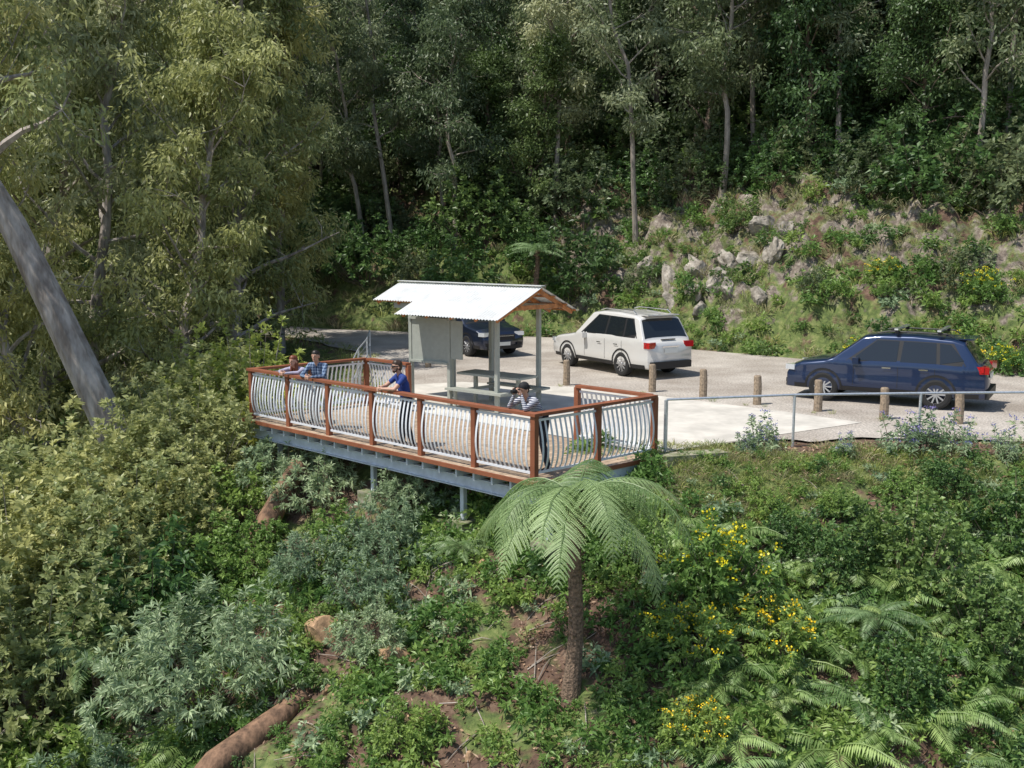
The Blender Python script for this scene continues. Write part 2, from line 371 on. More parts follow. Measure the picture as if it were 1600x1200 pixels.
for p in(.6,1.9):
    bar(mb,S(p,-.1,0),S(p,-.1,.76),.08,.08,0,up=r_);bar(mb,S(p,-.75,.4),S(p,.6,.4),.06,.06,0)
    for q in(-.75,.6): bar(mb,S(p,q,0),S(p,q,.43),.06,.06,0,up=r_)
mb.obj('posts_panels_and_table',[M['greygreen']],sh)
# ---------------------------------------------------------------- cars
def car(name,loc,yaw,L,W,H,pcol,roofrack=None,belt=1.02):
    E=empty(name,loc,(0,0,yaw))
    xr=-L/2;xf=L/2;zb=.30
    tx=np.array([xr,xr+.03,xr+.10,xr+.16,xr+.50,xr+.75,xr+1.6,xr+2.35,xr+2.75,xr+3.42,xf-.95,xf-.35,xf-.10,xf])
    tz=np.array([.93,1.03,1.08,1.12,H-.12,H-.05,H,H-.015,H-.07,1.13,1.06,.97,.86,.72])
    T=lambda x:np.interp(x,tx,tz)
    def Wd(x):
        s=np.clip((np.abs(x)-(L/2-.75))/.75,0,1);return W/2*(1-.13*s**2.2)
    def ys(x,z):
        w=Wd(x);lo=w*(1-.07*np.clip((.62-z)/.35,0,1)**2)
        mid=lo-.012*np.exp(-((z-.72)/.1)**2)
        return np.where(z<belt,mid,mid-(z-belt)*.30-.02)
    def ring(x):
        t=T(x);zs=t-min(.10,(t-zb)*.3);out=[]
        out+= [(0,zb),(float(ys(x,zb))*.7,zb-.02)]
        out+=[(float(ys(x,z)),z) for z in np.linspace(zb,zs,14)]
        y0=float(ys(x,zs))
        for ph in np.linspace(0,math.pi/2,9)[1:]:
            out.append((y0*math.cos(ph)**.55 if ph<math.pi/2-.01 else 0,zs+(t-zs)*math.sin(ph)**.9))
        return out
    xsn=np.unique(np.concatenate([np.linspace(xr,xf,70),tx,np.linspace(xr,xr+.6,14),np.linspace(xf-.4,xf,10)]))
    rings=[]
    for x in xsn:
        r=ring(x);full=r+[(-y,z) for y,z in r[-2:0:-1]];rings.append([(x,y,z) for y,z in full])
    R=np.array(rings);nr=R.shape[1];mb=MB()
    V=R.reshape(-1,3);i=np.arange(len(xsn)-1)[:,None]*nr;j=np.arange(nr)[None];k=(j+1)%nr
    F=np.stack([i+j,i+nr+j,i+nr+k,i+k],-1).reshape(-1,4);mb.V.append(V);mb.T.append(np.zeros(len(V))+.5);mb.F[(4,0)]=[F];mb.n=len(V)
    c0=len(V);cc=np.array([(xr-.03,0,.65),(xf+.06,0,.52)]);mb.V.append(cc);mb.T.append(np.zeros(2));mb.n+=2
    f0=np.array([(jj,(jj+1)%nr,c0) for jj in range(nr)]);e=(len(xsn)-1)*nr
    f1=np.array([(e+(jj+1)%nr,e+jj,c0+1) for jj in range(nr)])
    mb.F[(3,0)]=[f0,f1]
    body=mb.obj('body',[pcol,M['black']],E,True)
    wb=L*.57;wxs=[xf-.93*L/4.6,xf-.93*L/4.6-wb]
    cutb=[]
    for wx in wxs:
        for sgn in(-1,1):
            m2=MB();tube(m2,[(wx,sgn*(W/2-.32),.36),(wx,sgn*(W/2+.2),.36)],.415,28);co=m2.obj('cut',[M['black']],None);cutb.append(co)
            co.parent=E
            md=body.modifiers.new('b','BOOLEAN');md.object=co;md.operation='DIFFERENCE';md.solver='EXACT'
    bpy.context.view_layer.update()
    dg=bpy.context.evaluated_depsgraph_get();ev=body.evaluated_get(dg);nm=bpy.data.meshes.new_from_object(ev)
    body.modifiers.clear();body.data=nm
    for c_ in cutb: bpy.data.objects.remove(c_)
    det=MB()
    def spatch(corners,mat,off=.004,nx=8,nz=5):
        (ax,az),(bx,bz),(cx,cz),(dx,dz)=corners
        for sgn in(-1,1):
            G=[]
            for u in np.linspace(0,1,nx):
                row=[]
                for v in np.linspace(0,1,nz):
                    x=(ax*(1-u)+bx*u)*(1-v)+(dx*(1-u)+cx*u)*v;z=(az*(1-u)+bz*u)*(1-v)+(dz*(1-u)+cz*u)*v
                    row.append((x,sgn*(float(ys(x,z))+off),z))
                G.append(row)
            G=np.array(G)
            if sgn>0:G=G[::-1]
            sheet(det,G,mat)
    zt=H-.17;zl=belt+.03
    spatch([(xr+.42,zl+.0),(xr+3.12,zl-.02),(xr+2.42,zt+.025),(xr+.72,zt)],1,.003,16,6)
    spatch([(xr+.47,zl+.12),(xr+.98,zl+.02),(xr+1.02,zt-.015),(xr+.78,zt-.03)],0,.008)
    spatch([(xr+1.06,zl+.02),(xr+1.86,zl+.015),(xr+1.82,zt),(xr+1.10,zt-.01)],0,.008)
    spatch([(xr+1.94,zl+.015),(xr+2.98,zl+.01),(xr+2.42,zt),(xr+1.92,zt)],0,.008)
    for x0 in(xr+1.08,xr+1.90,xr+2.92): spatch([(x0-.006,.45),(x0+.006,.45),(x0+.006,belt),(x0-.006,belt)],1,.003,2,8)
    for (x0,x1) in((wxs[1]+.44,wxs[0]-.44),(xr+.12,wxs[1]-.44),(wxs[0]+.44,xf-.2)): spatch([(x0,zb),(x1,zb),(x1,zb+.11),(x0,zb+.11)],1,.007,8,3)
    for wx in wxs:
        for sgn in(-1,1):
            an=np.linspace(math.radians(-8),math.radians(188),24);G=[]
            for A_ in an:
                G.append([(wx+r*math.cos(A_),sgn*(float(ys(wx+r*math.cos(A_),max(.3,.36+r*math.sin(A_))))+.012),max(.3,.36+r*math.sin(A_))) for r in(.405,.455)])
            G=np.array(G);G=G if sgn<0 else G[::-1];sheet(det,G,1)
    for x0 in(xr+1.25,xr+2.08): spatch([(x0-.02,.90),(x0+.18,.90),(x0+.18,.93),(x0-.02,.93)],2,.03,3,2)
    def ztop(x,y):
        t=T(x);zs=t-min(.10,(t-zb)*.3);y0=float(ys(x,zs));cph=min(1,(abs(y)/y0))**(1/.55);sp=math.sqrt(max(0,1-cph*cph));return zs+(t-zs)*sp**.9
    def tpatch(x0,x1,f,mat,off=.006,nx=10,ny=13):
        G=[]
        for x in np.linspace(x0,x1,nx):
            y0=float(ys(x,T(x)-.1))*f;G.append([(x,y,ztop(x,y)+off) for y in np.linspace(-y0,y0,ny)])
        sheet(det,np.array(G),mat)
    tpatch(xr+2.78,xr+3.40,.93,0);tpatch(xr+.19,xr+.47,.90,0,.008);tpatch(xr+3.40,xr+3.50,.9,1,.004)
    box(det,(xr+.48,0,H-.075),(.34,W*.62,.03),6)
    for sgn in(-1,1):
        y0=float(Wd(xr+.05))
        box(det,(xr+.07,sgn*(y0-.13),.97),(.20,.30,.17),3,rz=sgn*.25)
        box(det,(xr+.2,sgn*(y0+.0),.99),(.32,.035,.13),3,rz=-sgn*.16)
        box(det,(xr-.005,sgn*(y0-.2),.42),(.05,.16,.05),3)
        yf=float(Wd(xf-.15))
        box(det,(xf-.13,sgn*(yf-.16),.79),(.26,.32,.13),4,rz=-sgn*.35)
        box(det,(xf+.0,sgn*(yf-.22),.45),(.08,.2,.1),1)
        box(det,(xr+2.86,sgn*(W/2+.085),1.06),(.14,.20,.15),6,rz=sgn*.15)
    box(det,(xr-.03,0,.40),(.10,W*.80,.20),1);box(det,(xr-.045,0,.80),(.02,.46,.13),5)
    box(det,(xr-.035,0,.92),(.03,.62,.035),2)
    box(det,(xf+.015,0,.68),(.08,W*.46,.18),1);box(det,(xf+.05,0,.73),(.02,W*.40,.025),2);box(det,(xf+.06,0,.47),(.02,.46,.12),5)
    box(det,(xf-.02,0,.36),(.14,W*.72,.12),1)
    box(det,(xr+.10,0,1.115),(.05,.5,.02),1)
    for sgn in(-1,1):
        yy=float(ys(xr+1.5,H-.1))*.88
        tube(det,[(xr+.75,sgn*yy,H-.05),(xr+.9,sgn*yy,H+.035),(xr+2.2,sgn*yy,H+.045),(xr+2.45,sgn*yy,H-.01)],.018,6,2 if not roofrack else 1)
    if roofrack:
        for x0 in(xr+1.05,xr+2.0):
            bar(det,(x0,-W*.43,H+.11),(x0,W*.43,H+.11),.085,.04,4)
            for sgn in(-1,1): bar(det,(x0,sgn*W*.38,H+.0),(x0,sgn*W*.38,H+.1),.08,.05,1)
        bar(det,(xr+2.12,-.45,H+.05),(xr+2.12,.45,H+.05),.14,.03,1)
    det.obj('trim',[M['glass'],M['black'],M['chrome'],M['red'],M['clear'],M['plate'],pcol],E,False)
    wm=MB();prof=[(-.11,.20),(-.115,.30),(-.10,.345),(-.05,.36),(.05,.36),(.10,.345),(.115,.30),(.11,.225),(.09,.215)]
    aa=np.arange(33)*2*math.pi/32
    G=np.array([[(r*math.cos(t),y,r*math.sin(t)) for t in aa] for y,r in prof]);sheet(wm,G,0)
    G=np.array([[(r*math.cos(t),y,r*math.sin(t)) for t in aa] for y,r in((.095,.235),(.10,.215),(.05,.20),(.03,.10),(.03,.0))]);sheet(wm,G[:2],1);sheet(wm,G[1:],2)
    for s_ in range(10):
        t=s_*math.pi/5;d=np.array((math.cos(t),0,math.sin(t)));bar(wm,d*.03+(0,.085,0),d*.215+(0,.092,0),.035,.025,1,up=(0,1,0))
    tube(wm,[(0,.05,0),(0,.105,0)],.05,12,1)
    wme=wm.mesh('wheel',[M['tyre'],M['alloy'],M['black']],False)
    for wx in wxs:
        for sgn in(-1,1): link('wheel',wme,E,(wx,sgn*(W/2-.11),.36),(0,0,0 if sgn>0 else math.pi))
    return E
blue=paint('blue_car_paint',(.010,.027,.080));white=mat('white_car_paint',(.66,.65,.62),.3,.1,coat=1);dark=paint('dark_blue_paint',(.012,.02,.045))
def place(front,rear,Wt):
    f=np.array(front);r=np.array(rear);d=nrm(np.r_[f-r,0])[:2];yaw=math.atan2(d[1],d[0]);nl=np.array((-d[1],d[0]))
    c=(f+r)/2-nl*(Wt/2-.02)-d*0.03;return (c[0],c[1],0),yaw
l,y=place((7.7,24.9),(9.87,23.6),1.8);car('parked_suv',l,y,4.55,1.8,1.72,blue,roofrack=True)
l,y=place((1.7,31.85),(3.25,29.3),1.82);car('parked_suv',l,y,4.8,1.84,1.86,white,belt=1.12)
car('parked_suv',(-1.5,36.0,0),math.radians(-58),4.6,1.8,1.66,dark)
# ---------------------------------------------------------------- vegetation generators
def leaves(mb,pos,d,L,W,mat,tint,curl=.12,rg=rng):
    n=len(pos);d=nrms(d);rv=rg.normal(size=(n,3));s=nrms(np.cross(d,rv));L=np.broadcast_to(L,(n,))[:,None];W=np.broadcast_to(W,(n,))[:,None]
    V=np.empty((n,4,3));V[:,0]=pos;mid=pos+d*L*.45
    V[:,1]=mid+s*W/2;V[:,2]=pos+d*L-np.array((0,0,1.))*L*curl;V[:,3]=mid-s*W/2
    mb.add(V.reshape(-1,3),np.arange(n*4).reshape(n,4),mat,np.repeat(np.clip(np.broadcast_to(tint,(n,)),0,1),4))
def clumps(mb,Cs,R,lpc,L,W,mat,droop,rg,flat=.7,outw=.6):
    Cs=np.asarray(Cs,float);K=len(Cs);R=np.asarray(R,float)
    off=rg.normal(size=(K,lpc,3))*.5*np.array((1,1,flat));ln=np.linalg.norm(off,axis=-1,keepdims=True);off/=np.maximum(1,ln/1.1)
    pos=Cs[:,None]+off*R[:,None,None]
    d=off*outw+rg.normal(size=off.shape)*.45+np.array((0,0,-droop))
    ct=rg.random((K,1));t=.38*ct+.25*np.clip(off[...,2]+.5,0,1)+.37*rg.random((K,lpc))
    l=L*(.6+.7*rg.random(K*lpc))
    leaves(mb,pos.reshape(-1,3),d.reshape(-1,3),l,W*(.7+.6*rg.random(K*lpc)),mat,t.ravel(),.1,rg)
def gen_tree(name,seed,H,r0,cs,R,nl,mats,leafL,leafW,lpc,clr,droop=.5,lean=(0,0),sub=5,wander=.25,pw=1.2):
    rg=np.random.default_rng(seed);mb=MB();n=12;t=np.linspace(0,1,n)
    W=np.cumsum(rg.normal(size=(n,2)),0)*wander;W-=W[0]
    path=np.stack([lean[0]*t**pw+W[:,0]*t,lean[1]*t**pw+W[:,1]*t,H*t-.4],-1);rad=r0*(1-.85*t)+.012;rad[0]*=1.35
    tube(mb,path,rad,9,0);Cs=[];Rs=[]
    for i in range(nl):
        h=cs+(1-cs)*(i+rg.random())/nl;h=min(h,.99);b=np.array([np.interp(h,t,path[:,k]) for k in range(3)])
        az=i*2.4+rg.normal()*.5;u=(h-cs)/(1-cs);pr=R*(.45+.6*math.sin(math.pi*min(1,u*.75+.22)))*rg.uniform(.5,1.25)
        el=rg.uniform(.15,.75)+.5*u;d=np.array((math.cos(az)*math.cos(el),math.sin(az)*math.cos(el),math.sin(el)))
        k=6;pts=[b];dd=d.copy()
        for q in range(k):
            dd=nrm(dd+rg.normal(size=3)*.16+np.array((0,0,.03)));pts.append(pts[-1]+dd*pr/k)
        pts=np.array(pts);lr=max(.02,(r0*(1-.85*h))*.5);tube(mb,pts,np.linspace(lr,.012,k+1),5,0,cap=False)
        for j in range(sub):
            s=rg.uniform(.35,1);p=pts[int(s*k)];sd_=nrm(nrm(pts[-1]-pts[0])*.5+rg.normal(size=3)*.6+np.array((0,0,.15)));ln=pr*rg.uniform(.2,.42)
            e=p+sd_*ln;m_=(p+e)/2+rg.normal(size=3)*.06*ln
            tube(mb,[p,m_,e],[.016,.011,.006],3,0,cap=False)
            Cs.append(e);Rs.append(clr*rg.uniform(.5,1.2))
            if rg.random()<.5: Cs.append(m_+rg.normal(size=3)*.1);Rs.append(clr*rg.uniform(.4,.9))
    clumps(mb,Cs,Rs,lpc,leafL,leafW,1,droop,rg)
    return mb.mesh(name,mats)
def gen_shrub(name,seed,R,H,nst,leafL,leafW,lpr,mats,flower=None,up=.35,fill=.45,stem=2):
    rg=np.random.default_rng(seed);mb=MB()
    az=rg.random(nst)*2*math.pi;ce=rg.random(nst)**.7;el=np.arcsin(ce*.95);rr=(fill+(1-fill)*rg.random(nst)**.6)*(1+.18*np.sin(az*3+seed)+.12*np.sin(az*7+el*5))
    tips=np.stack([np.cos(az)*np.cos(el)*R*rr,np.sin(az)*np.cos(el)*R*rr,np.sin(el)*H*rr+.05*H],-1)
    base=np.stack([tips[:,0]*.1,tips[:,1]*.1,np.full(nst,-.15)],-1)
    if stem:
        for i in range(0,nst,stem):
            m_=(base[i]+tips[i])/2+np.array((0,0,-.08*H));tube(mb,[base[i],m_,tips[i]],[.016,.010,.004],3,0,cap=False)
    ax=nrms(tips*np.array((1,1,.9))+np.array((0,0,up*R)))
    rv=rg.normal(size=(nst,lpr,3));side=nrms(rv-(rv*ax[:,None]).sum(-1,keepdims=True)*ax[:,None])
    f=rg.random((nst,lpr,1));d=side*(1.1-.5*f)+ax[:,None]*(.0+.9*f)
    pos=tips[:,None]-ax[:,None]*leafL*.9*(1-f)
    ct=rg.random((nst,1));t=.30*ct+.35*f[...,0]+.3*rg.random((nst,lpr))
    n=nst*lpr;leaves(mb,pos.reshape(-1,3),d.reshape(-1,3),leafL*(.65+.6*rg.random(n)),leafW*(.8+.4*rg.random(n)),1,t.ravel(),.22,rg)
    if flower:
        fm,frac,fr,fs=flower
        top=tips[(ce>.35)&(rg.random(nst)<frac)]
        if len(top):
            c=top[:,None]+ rg.normal(size=(len(top),14,3))*fr*np.array((1,1,.45))+np.array((0,0,leafL*.5))
            c=c.reshape(-1,3);leaves(mb,c,rg.normal(size=c.shape)+np.array((0,0,.6)),fs,fs*.9,fm,rg.random(len(c)),0,rg)
    return mb.mesh(name,mats)
def frond(mb,base,az,L,e0,e1,npin,wid,mat,rg,pn=0,tint=.5,pk=.19):
    k=14;ds=L/k;p=np.array(base,float);pts=[p];el=e0
    hd=np.array((math.cos(az),math.sin(az),0));sd_=np.array((-hd[1],hd[0],0))
    for i in range(k):
        f=(i+.5)/k;el=e0+(e1-e0)*f**.8;p=p+(hd*math.cos(el)+np.array((0,0,math.sin(el))))*ds+sd_*rg.normal()*.012;pts.append(p)
    pts=np.array(pts);tube(mb,pts,np.linspace(.014,.003,k+1),4,0,cap=False)
    tt=np.linspace(.12,.985,npin);T_=np.linspace(0,1,k+1)
    c=np.stack([np.interp(tt,T_,pts[:,i]) for i in range(3)],-1);g=nrms(np.stack([np.interp(tt,T_,np.gradient(pts[:,i])) for i in range(3)],-1))
    w=wid*np.sin(math.pi*np.clip(tt*.93+.07,0,1)**.75)**.8*(1-.25*tt)+.02
    w=w*rg.uniform(.85,1.1,len(w))
    for s in(-1,1):
        d=nrms(sd_*s*.92+g*.38+np.array((0,0,-.22))+rg.normal(size=g.shape)*.05)
        if pn:
            q=np.linspace(.06,.97,pn)
            pp=c[:,None]+d[:,None]*(w[:,None]*q[None])[...,None]+np.array((0,0,-1.))*(w[:,None]*q[None]**2)[...,None]*.34
            pl=(w[:,None]*pk*(1.05-q[None])**.7+.006)
            for s2 in(-1,1):
                dd=nrms(g*s2*.95+d*.35)[:,None]+np.zeros_like(pp)
                n=pp.shape[0]*pn;V=np.empty((n,4,3));P0=pp.reshape(-1,3);D=dd.reshape(-1,3);Lx=pl.reshape(-1,1);S_=np.repeat(d,pn,0)*.0125
                V[:,0]=P0;V[:,1]=P0+D*Lx*.5+S_;V[:,2]=P0+D*Lx+np.array((0,0,-.15))*Lx;V[:,3]=P0+D*Lx*.5-S_
                mb.add(V.reshape(-1,3),np.arange(n*4).reshape(n,4),1,np.repeat(np.clip(tint+rg.normal(size=n)*.15,0,1),4))
        else:
            n=len(c);V=np.empty((n,4,3));W_=(L/npin*.40);dr=np.array((0,0,-1.))*w[:,None]*.25
            V[:,0]=c;V[:,1]=c+d*w[:,None]*.4+g*W_;V[:,2]=c+d*w[:,None]+dr;V[:,3]=c+d*w[:,None]*.4-g*W_
            mb.add(V.reshape(-1,3),np.arange(n*4).reshape(n,4),1,np.repeat(np.clip(tint+rg.normal(size=n)*.12,0,1),4))
def gen_fern(name,seed,nf,L,mats,pn=0,npin=24,e0=1.1,e1=-.6,wid=.22,trunk=0,pk=.19):
    rg=np.random.default_rng(seed);mb=MB()
    if trunk:
        zz=np.linspace(-.3,trunk,9);tube(mb,[(.04*math.sin(z*2),.03*math.cos(z*1.7),z) for z in zz],[.17,.14,.12,.11,.105,.10,.10,.11,.12],12,2)
        for i in range(60):
            z=rg.uniform(.3,1)*trunk;a=rg.random()*6.28;d=np.array((math.cos(a),math.sin(a),0));tube(mb,[d*.10+(0,0,z),d*.15+(0,0,z+.05)],[.02,.008],4,2)
    for i in range(nf):
        u=i/nf
        frond(mb,(0,0,trunk),i*2.4+rg.normal()*.2,L*rg.uniform(.78,1.12),e0*(.35+.85*u)*rg.uniform(.8,1.2),e1*rg.uniform(.75,1.2),npin,wid,1,rg,pn,rg.uniform(.15,.9),pk)
    return mb.mesh(name,mats)
def gen_grass(name,seed,n,h,spread,mats):
    rg=np.random.default_rng(seed);mb=MB();a=rg.random(n)*6.28;r=rg.random(n)*spread
    pos=np.stack([np.cos(a)*r,np.sin(a)*r,np.full(n,-.03)],-1);d=np.stack([np.cos(a)*.5,np.sin(a)*.5,np.ones(n)],-1)+rg.normal(size=(n,3))*.2
    leaves(mb,pos,d,h*(.5+.7*rg.random(n)),.014,0,rg.random(n),.35,rg);return mb.mesh(name,mats)
BK=M['bark'];BD=M['barkd'];BP=M['barkp']
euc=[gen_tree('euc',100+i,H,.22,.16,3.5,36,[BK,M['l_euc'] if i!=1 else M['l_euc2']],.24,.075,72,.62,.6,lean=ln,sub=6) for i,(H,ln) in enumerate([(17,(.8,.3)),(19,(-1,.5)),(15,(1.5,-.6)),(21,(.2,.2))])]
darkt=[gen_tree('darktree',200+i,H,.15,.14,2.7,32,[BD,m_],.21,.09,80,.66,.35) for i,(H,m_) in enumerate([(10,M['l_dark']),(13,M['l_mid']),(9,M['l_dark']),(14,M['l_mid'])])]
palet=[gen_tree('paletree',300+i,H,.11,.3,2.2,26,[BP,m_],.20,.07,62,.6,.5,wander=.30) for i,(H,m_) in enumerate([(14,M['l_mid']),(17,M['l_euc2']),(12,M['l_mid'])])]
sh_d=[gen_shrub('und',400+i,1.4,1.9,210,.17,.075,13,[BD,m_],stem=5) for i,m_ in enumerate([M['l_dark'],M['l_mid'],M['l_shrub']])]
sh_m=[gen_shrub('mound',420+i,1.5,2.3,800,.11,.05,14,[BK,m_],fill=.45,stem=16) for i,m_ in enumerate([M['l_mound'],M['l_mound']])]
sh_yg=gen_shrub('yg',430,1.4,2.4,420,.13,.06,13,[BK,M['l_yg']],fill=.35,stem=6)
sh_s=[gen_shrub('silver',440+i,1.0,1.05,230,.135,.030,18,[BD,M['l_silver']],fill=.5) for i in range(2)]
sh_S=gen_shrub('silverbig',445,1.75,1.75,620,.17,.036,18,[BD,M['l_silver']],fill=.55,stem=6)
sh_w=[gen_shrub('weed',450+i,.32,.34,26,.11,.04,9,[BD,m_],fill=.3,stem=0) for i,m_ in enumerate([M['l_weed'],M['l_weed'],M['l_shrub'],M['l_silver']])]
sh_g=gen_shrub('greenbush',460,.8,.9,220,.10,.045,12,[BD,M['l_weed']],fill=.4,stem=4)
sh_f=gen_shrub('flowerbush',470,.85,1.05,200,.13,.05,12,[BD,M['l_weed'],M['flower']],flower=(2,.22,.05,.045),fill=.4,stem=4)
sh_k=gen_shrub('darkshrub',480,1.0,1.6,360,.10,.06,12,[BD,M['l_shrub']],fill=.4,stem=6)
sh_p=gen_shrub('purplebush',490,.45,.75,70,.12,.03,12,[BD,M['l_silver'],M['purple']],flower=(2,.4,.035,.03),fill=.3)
fern=[gen_fern('fern',500+i,9,.85,[M['l_fern'],M['l_fern']],0,26,1.0,-.5,.2) for i in range(2)]
grass=[gen_grass('tuft',520+i,34,.38,.12,[M['l_grass']]) for i in range(2)]
straw=[gen_grass('straw',525+i,50,.45,.2,[M['l_straw']]) for i in range(2)]
dry=gen_shrub('dry',530,.4,.5,26,.09,.03,9,[M['log'],M['litter']],fill=.3)
def put(name,me,x,y,s=1,parent=None,dz=0,rot=None,tilt=.06):
    return link(name,me,parent,(x,y,hz(x,y)+dz),(rng.normal()*tilt,rng.normal()*tilt,rng.random()*6.28 if rot is None else rot),s)
for i,(x,y,s,k) in enumerate([(-9.4,34.5,1.0,0),(-12,38,1.1,3),(-16,43,1.1,1),(-10.0,29.5,.85,2),(-13.5,31.5,1.05,1),(-17,36,1.1,0),(-22,42,1.2,3),(-12.5,26.5,.85,0),(-16,28,1.1,3),(-21,33,1.15,2),(-18,24,1.1,1),(-28,46,1.2,0),(-27,37,1.2,1),(-8.8,38.5,.85,2),(-14,47,1.0,3),(-22,51,1.1,0),(-31,52,1.2,3)]):
    put('eucalyptus_tree',euc[k],x,y,s)
bigt=gen_tree('bigeuc',150,20,.42,.42,4.6,26,[M['bark'],M['l_euc']],.22,.07,80,.7,.65,lean=(-9.8,0),wander=.12,pw=1.2)
put('leaning_eucalyptus_tree',bigt,-8.5,23.5,1.0,rot=0,tilt=0,dz=0)
forest=empty('hillside_forest')
def scatter(n,xr_,yr_,cond,dmin):
    out=[];X=rng.uniform(*xr_,n);Y=rng.uniform(*yr_,n);z,ins,dv,dh=fields(X,Y);ok=cond(X,Y,ins,dv,dh);cells={}
    for x,y in zip(X[ok],Y[ok]):
        cx,cy=int(x//dmin),int(y//dmin)
        if all((x-a)**2+(y-b)**2>dmin**2 for i in(-1,0,1) for j in(-1,0,1) for a,b in cells.get((cx+i,cy+j),())):
            out.append((x,y));cells.setdefault((cx,cy),[]).append((x,y))
    return out
vis=lambda X,Y:(np.abs(X)<.56*Y+4)
for x,y in scatter(4000,(-48,52),(24,95),lambda X,Y,i,dv,dh:(~i)&(dh<dv)&(dh>np.where(X>3,7.0,3.2))&(dh<42)&vis(X,Y),2.35):
    r=rng.random();me=palet[rng.integers(3)] if r<.3 else darkt[rng.integers(4)]
    put('tree',me,x,y,rng.uniform(.75,1.25),forest)
for x,y,s in [(5.2,43.2,1.0),(8.6,42.6,1.1),(12.5,40.0,.95),(2.0,46.5,1.1),(-2.5,46.5,1.0),(16.5,36.8,1.0),(10.2,43.8,1.05),(-5.5,48,1.05)]:
    put('slender_gum_tree',palet[rng.integers(3)],x,y,s)
for x,y in scatter(5000,(-40,48),(24,80),lambda X,Y,i,dv,dh:(~i)&(dh<dv)&(dh>np.where(X>3,5.2,1.4))&(dh<32)&vis(X,Y),1.45):
    put('understory_shrub',sh_d[rng.integers(3)],x,y,rng.uniform(.6,1.7),forest,dz=-.2)
for x,y in scatter(900,(2,24),(26,46),lambda X,Y,i,dv,dh:(~i)&(dh<dv)&(dh>1.5)&(dh<6),1.9):
    put('bank_shrub',[sh_d[1],sh_d[2],sh_g][rng.integers(3)],x,y,rng.uniform(.35,.75),forest,dz=-.1)
under=empty('valley_undergrowth')
for x,y in scatter(2500,(-40,-6),(18,60),lambda X,Y,i,dv,dh:(~i)&(dh>dv)&(dv>1.5)&(dv<22)&vis(X,Y)&(X<-.27*Y),1.7):
    put('undergrowth_shrub',[sh_m[0],sh_m[1],sh_d[1],sh_d[2],sh_yg][rng.choice(5,p=[.3,.25,.15,.2,.1])],x,y,rng.uniform(.8,1.6),under,dz=-.2)
for (x,y,s) in [(-8.6,17.5,1.5),(-9.8,19.5,1.9),(-7.6,19.6,1.3),(-11,16.5,1.8),(-7.4,22,1.2),(-12,21,2.0),(-9.5,14.5,1.2),(-8.8,22.0,1.3)]:
    put('creeper_covered_shrub',sh_m[rng.integers(2)],x,y,s,dz=-.2)
put('yellow_green_tree',sh_yg,-6.6,25.6,1.25,dz=-.1);put('yellow_green_tree',sh_yg,-8.0,26.8,1.2);put('yellow_green_tree',sh_yg,-5.6,23.9,.75)
put('silver_leaf_bush',sh_S,-5.1,16.1,1.0)
for x,y,s in [(-3.7,18.0,.8),(-2.3,18.2,.9),(-2.4,17.0,.8),(-2.3,15.9,.7),(-5.0,22.0,1.1),(-4.1,20.9,1.0),(-2.0,19.3,.75),(-6.6,15.0,1.0)]:
    put('silver_leaf_bush',sh_s[rng.integers(2)],x,y,s)
for x,y,s in [(-6.2,19.5,1.4),(-5.2,19.2,1.0),(-6.8,18.0,1.3),(-3.3,19.0,.9),(-7.5,15.2,1.5),(-8.2,13.6,1.3),(-1.6,13.7,.7),(-.2,14.9,.45),(1.2,16.2,.6),(2.2,16.0,.8),(-3.2,18.2,.7),(9.5,17.2,.9),(5.6,17.3,.55),(-6.6,13.2,.9),(-5.7,21.2,1.2),(-1.2,17.7,.6),(.2,17.0,.5),(-2.0,13.0,.6),(-1.0,12.6,.5),(-7.6,21,1.2),(-5.0,20.0,.8),(-8.6,15.8,1.2),(4.4,17.4,.5),(6.9,17.6,.6)]:
    put('green_bush',sh_g,x,y,s)
for x,y,s in [(3.2,15.4,1.05),(2.6,14.3,.85),(3.9,14.6,.85),(2.5,13.0,.6),(12.0,29.2,.8),(13.4,30.6,1.1),(10.8,31.6,.9),(14.6,29.8,.9),(12.6,34.8,.8),(15,32.6,.9)]:
    put('yellow_flower_bush',sh_f,x,y,s)
for x,y,s in [(6.4,15.9,1.0),(5.2,16.0,.7),(7.2,14.6,.9),(8.5,16.6,.95),(5.6,13.8,.7),(4.6,16.6,.5),(9.4,15.0,.9),(8.6,13.4,.8),(7.8,17.9,.55)]:
    put('dark_leaved_shrub',sh_k,x,y,s,dz=-.1)
for x,y,s in [(4.75,19.15,.95),(4.4,18.9,.6),(7.3,18.9,1.0),(7.9,19.1,1.15),(8.4,18.8,.9),(10.2,19.2,1.3),(6.2,18.7,.6),(9.2,18.7,.8)]:
    put('purple_flower_shrub',sh_p,x,y,s)
tf=gen_fern('treefern',600,18,2.15,[M['l_tfern'],M['l_tfern'],M['fernbark']],17,28,1.1,-1.45,.42,trunk=2.85,pk=.135)
put('tree_fern',tf,.87,14.0,1,dz=0,tilt=.01)
tf2=gen_fern('treefern2',601,16,1.5,[M['l_tfern'],M['l_tfern'],M['fernbark']],0,34,.9,-.6,.3,trunk=1.6)
for x,y,s in [(1.0,42.2,.95),(5.5,14.9,.6),(8.6,14.4,.75),(-7.2,16.9,.95),(-.9,17.4,.5)]: put('tree_fern',tf2,x,y,s,dz=-.6 if y<30 else 1.0)
ferns=empty('bracken_ferns')
for x,y in scatter(620,(2.6,10.5),(11.2,16.8),lambda X,Y,i,dv,dh:(~i)&(dh>dv),.45): put('fern',fern[rng.integers(2)],x,y,rng.uniform(.6,1.25),ferns,dz=.08)
for x,y in scatter(60,(-9,-5),(12,15.5),lambda X,Y,i,dv,dh:(~i),.7): put('fern',fern[rng.integers(2)],x,y,rng.uniform(.7,1.2),ferns)
cover=empty('groundcover_plants')
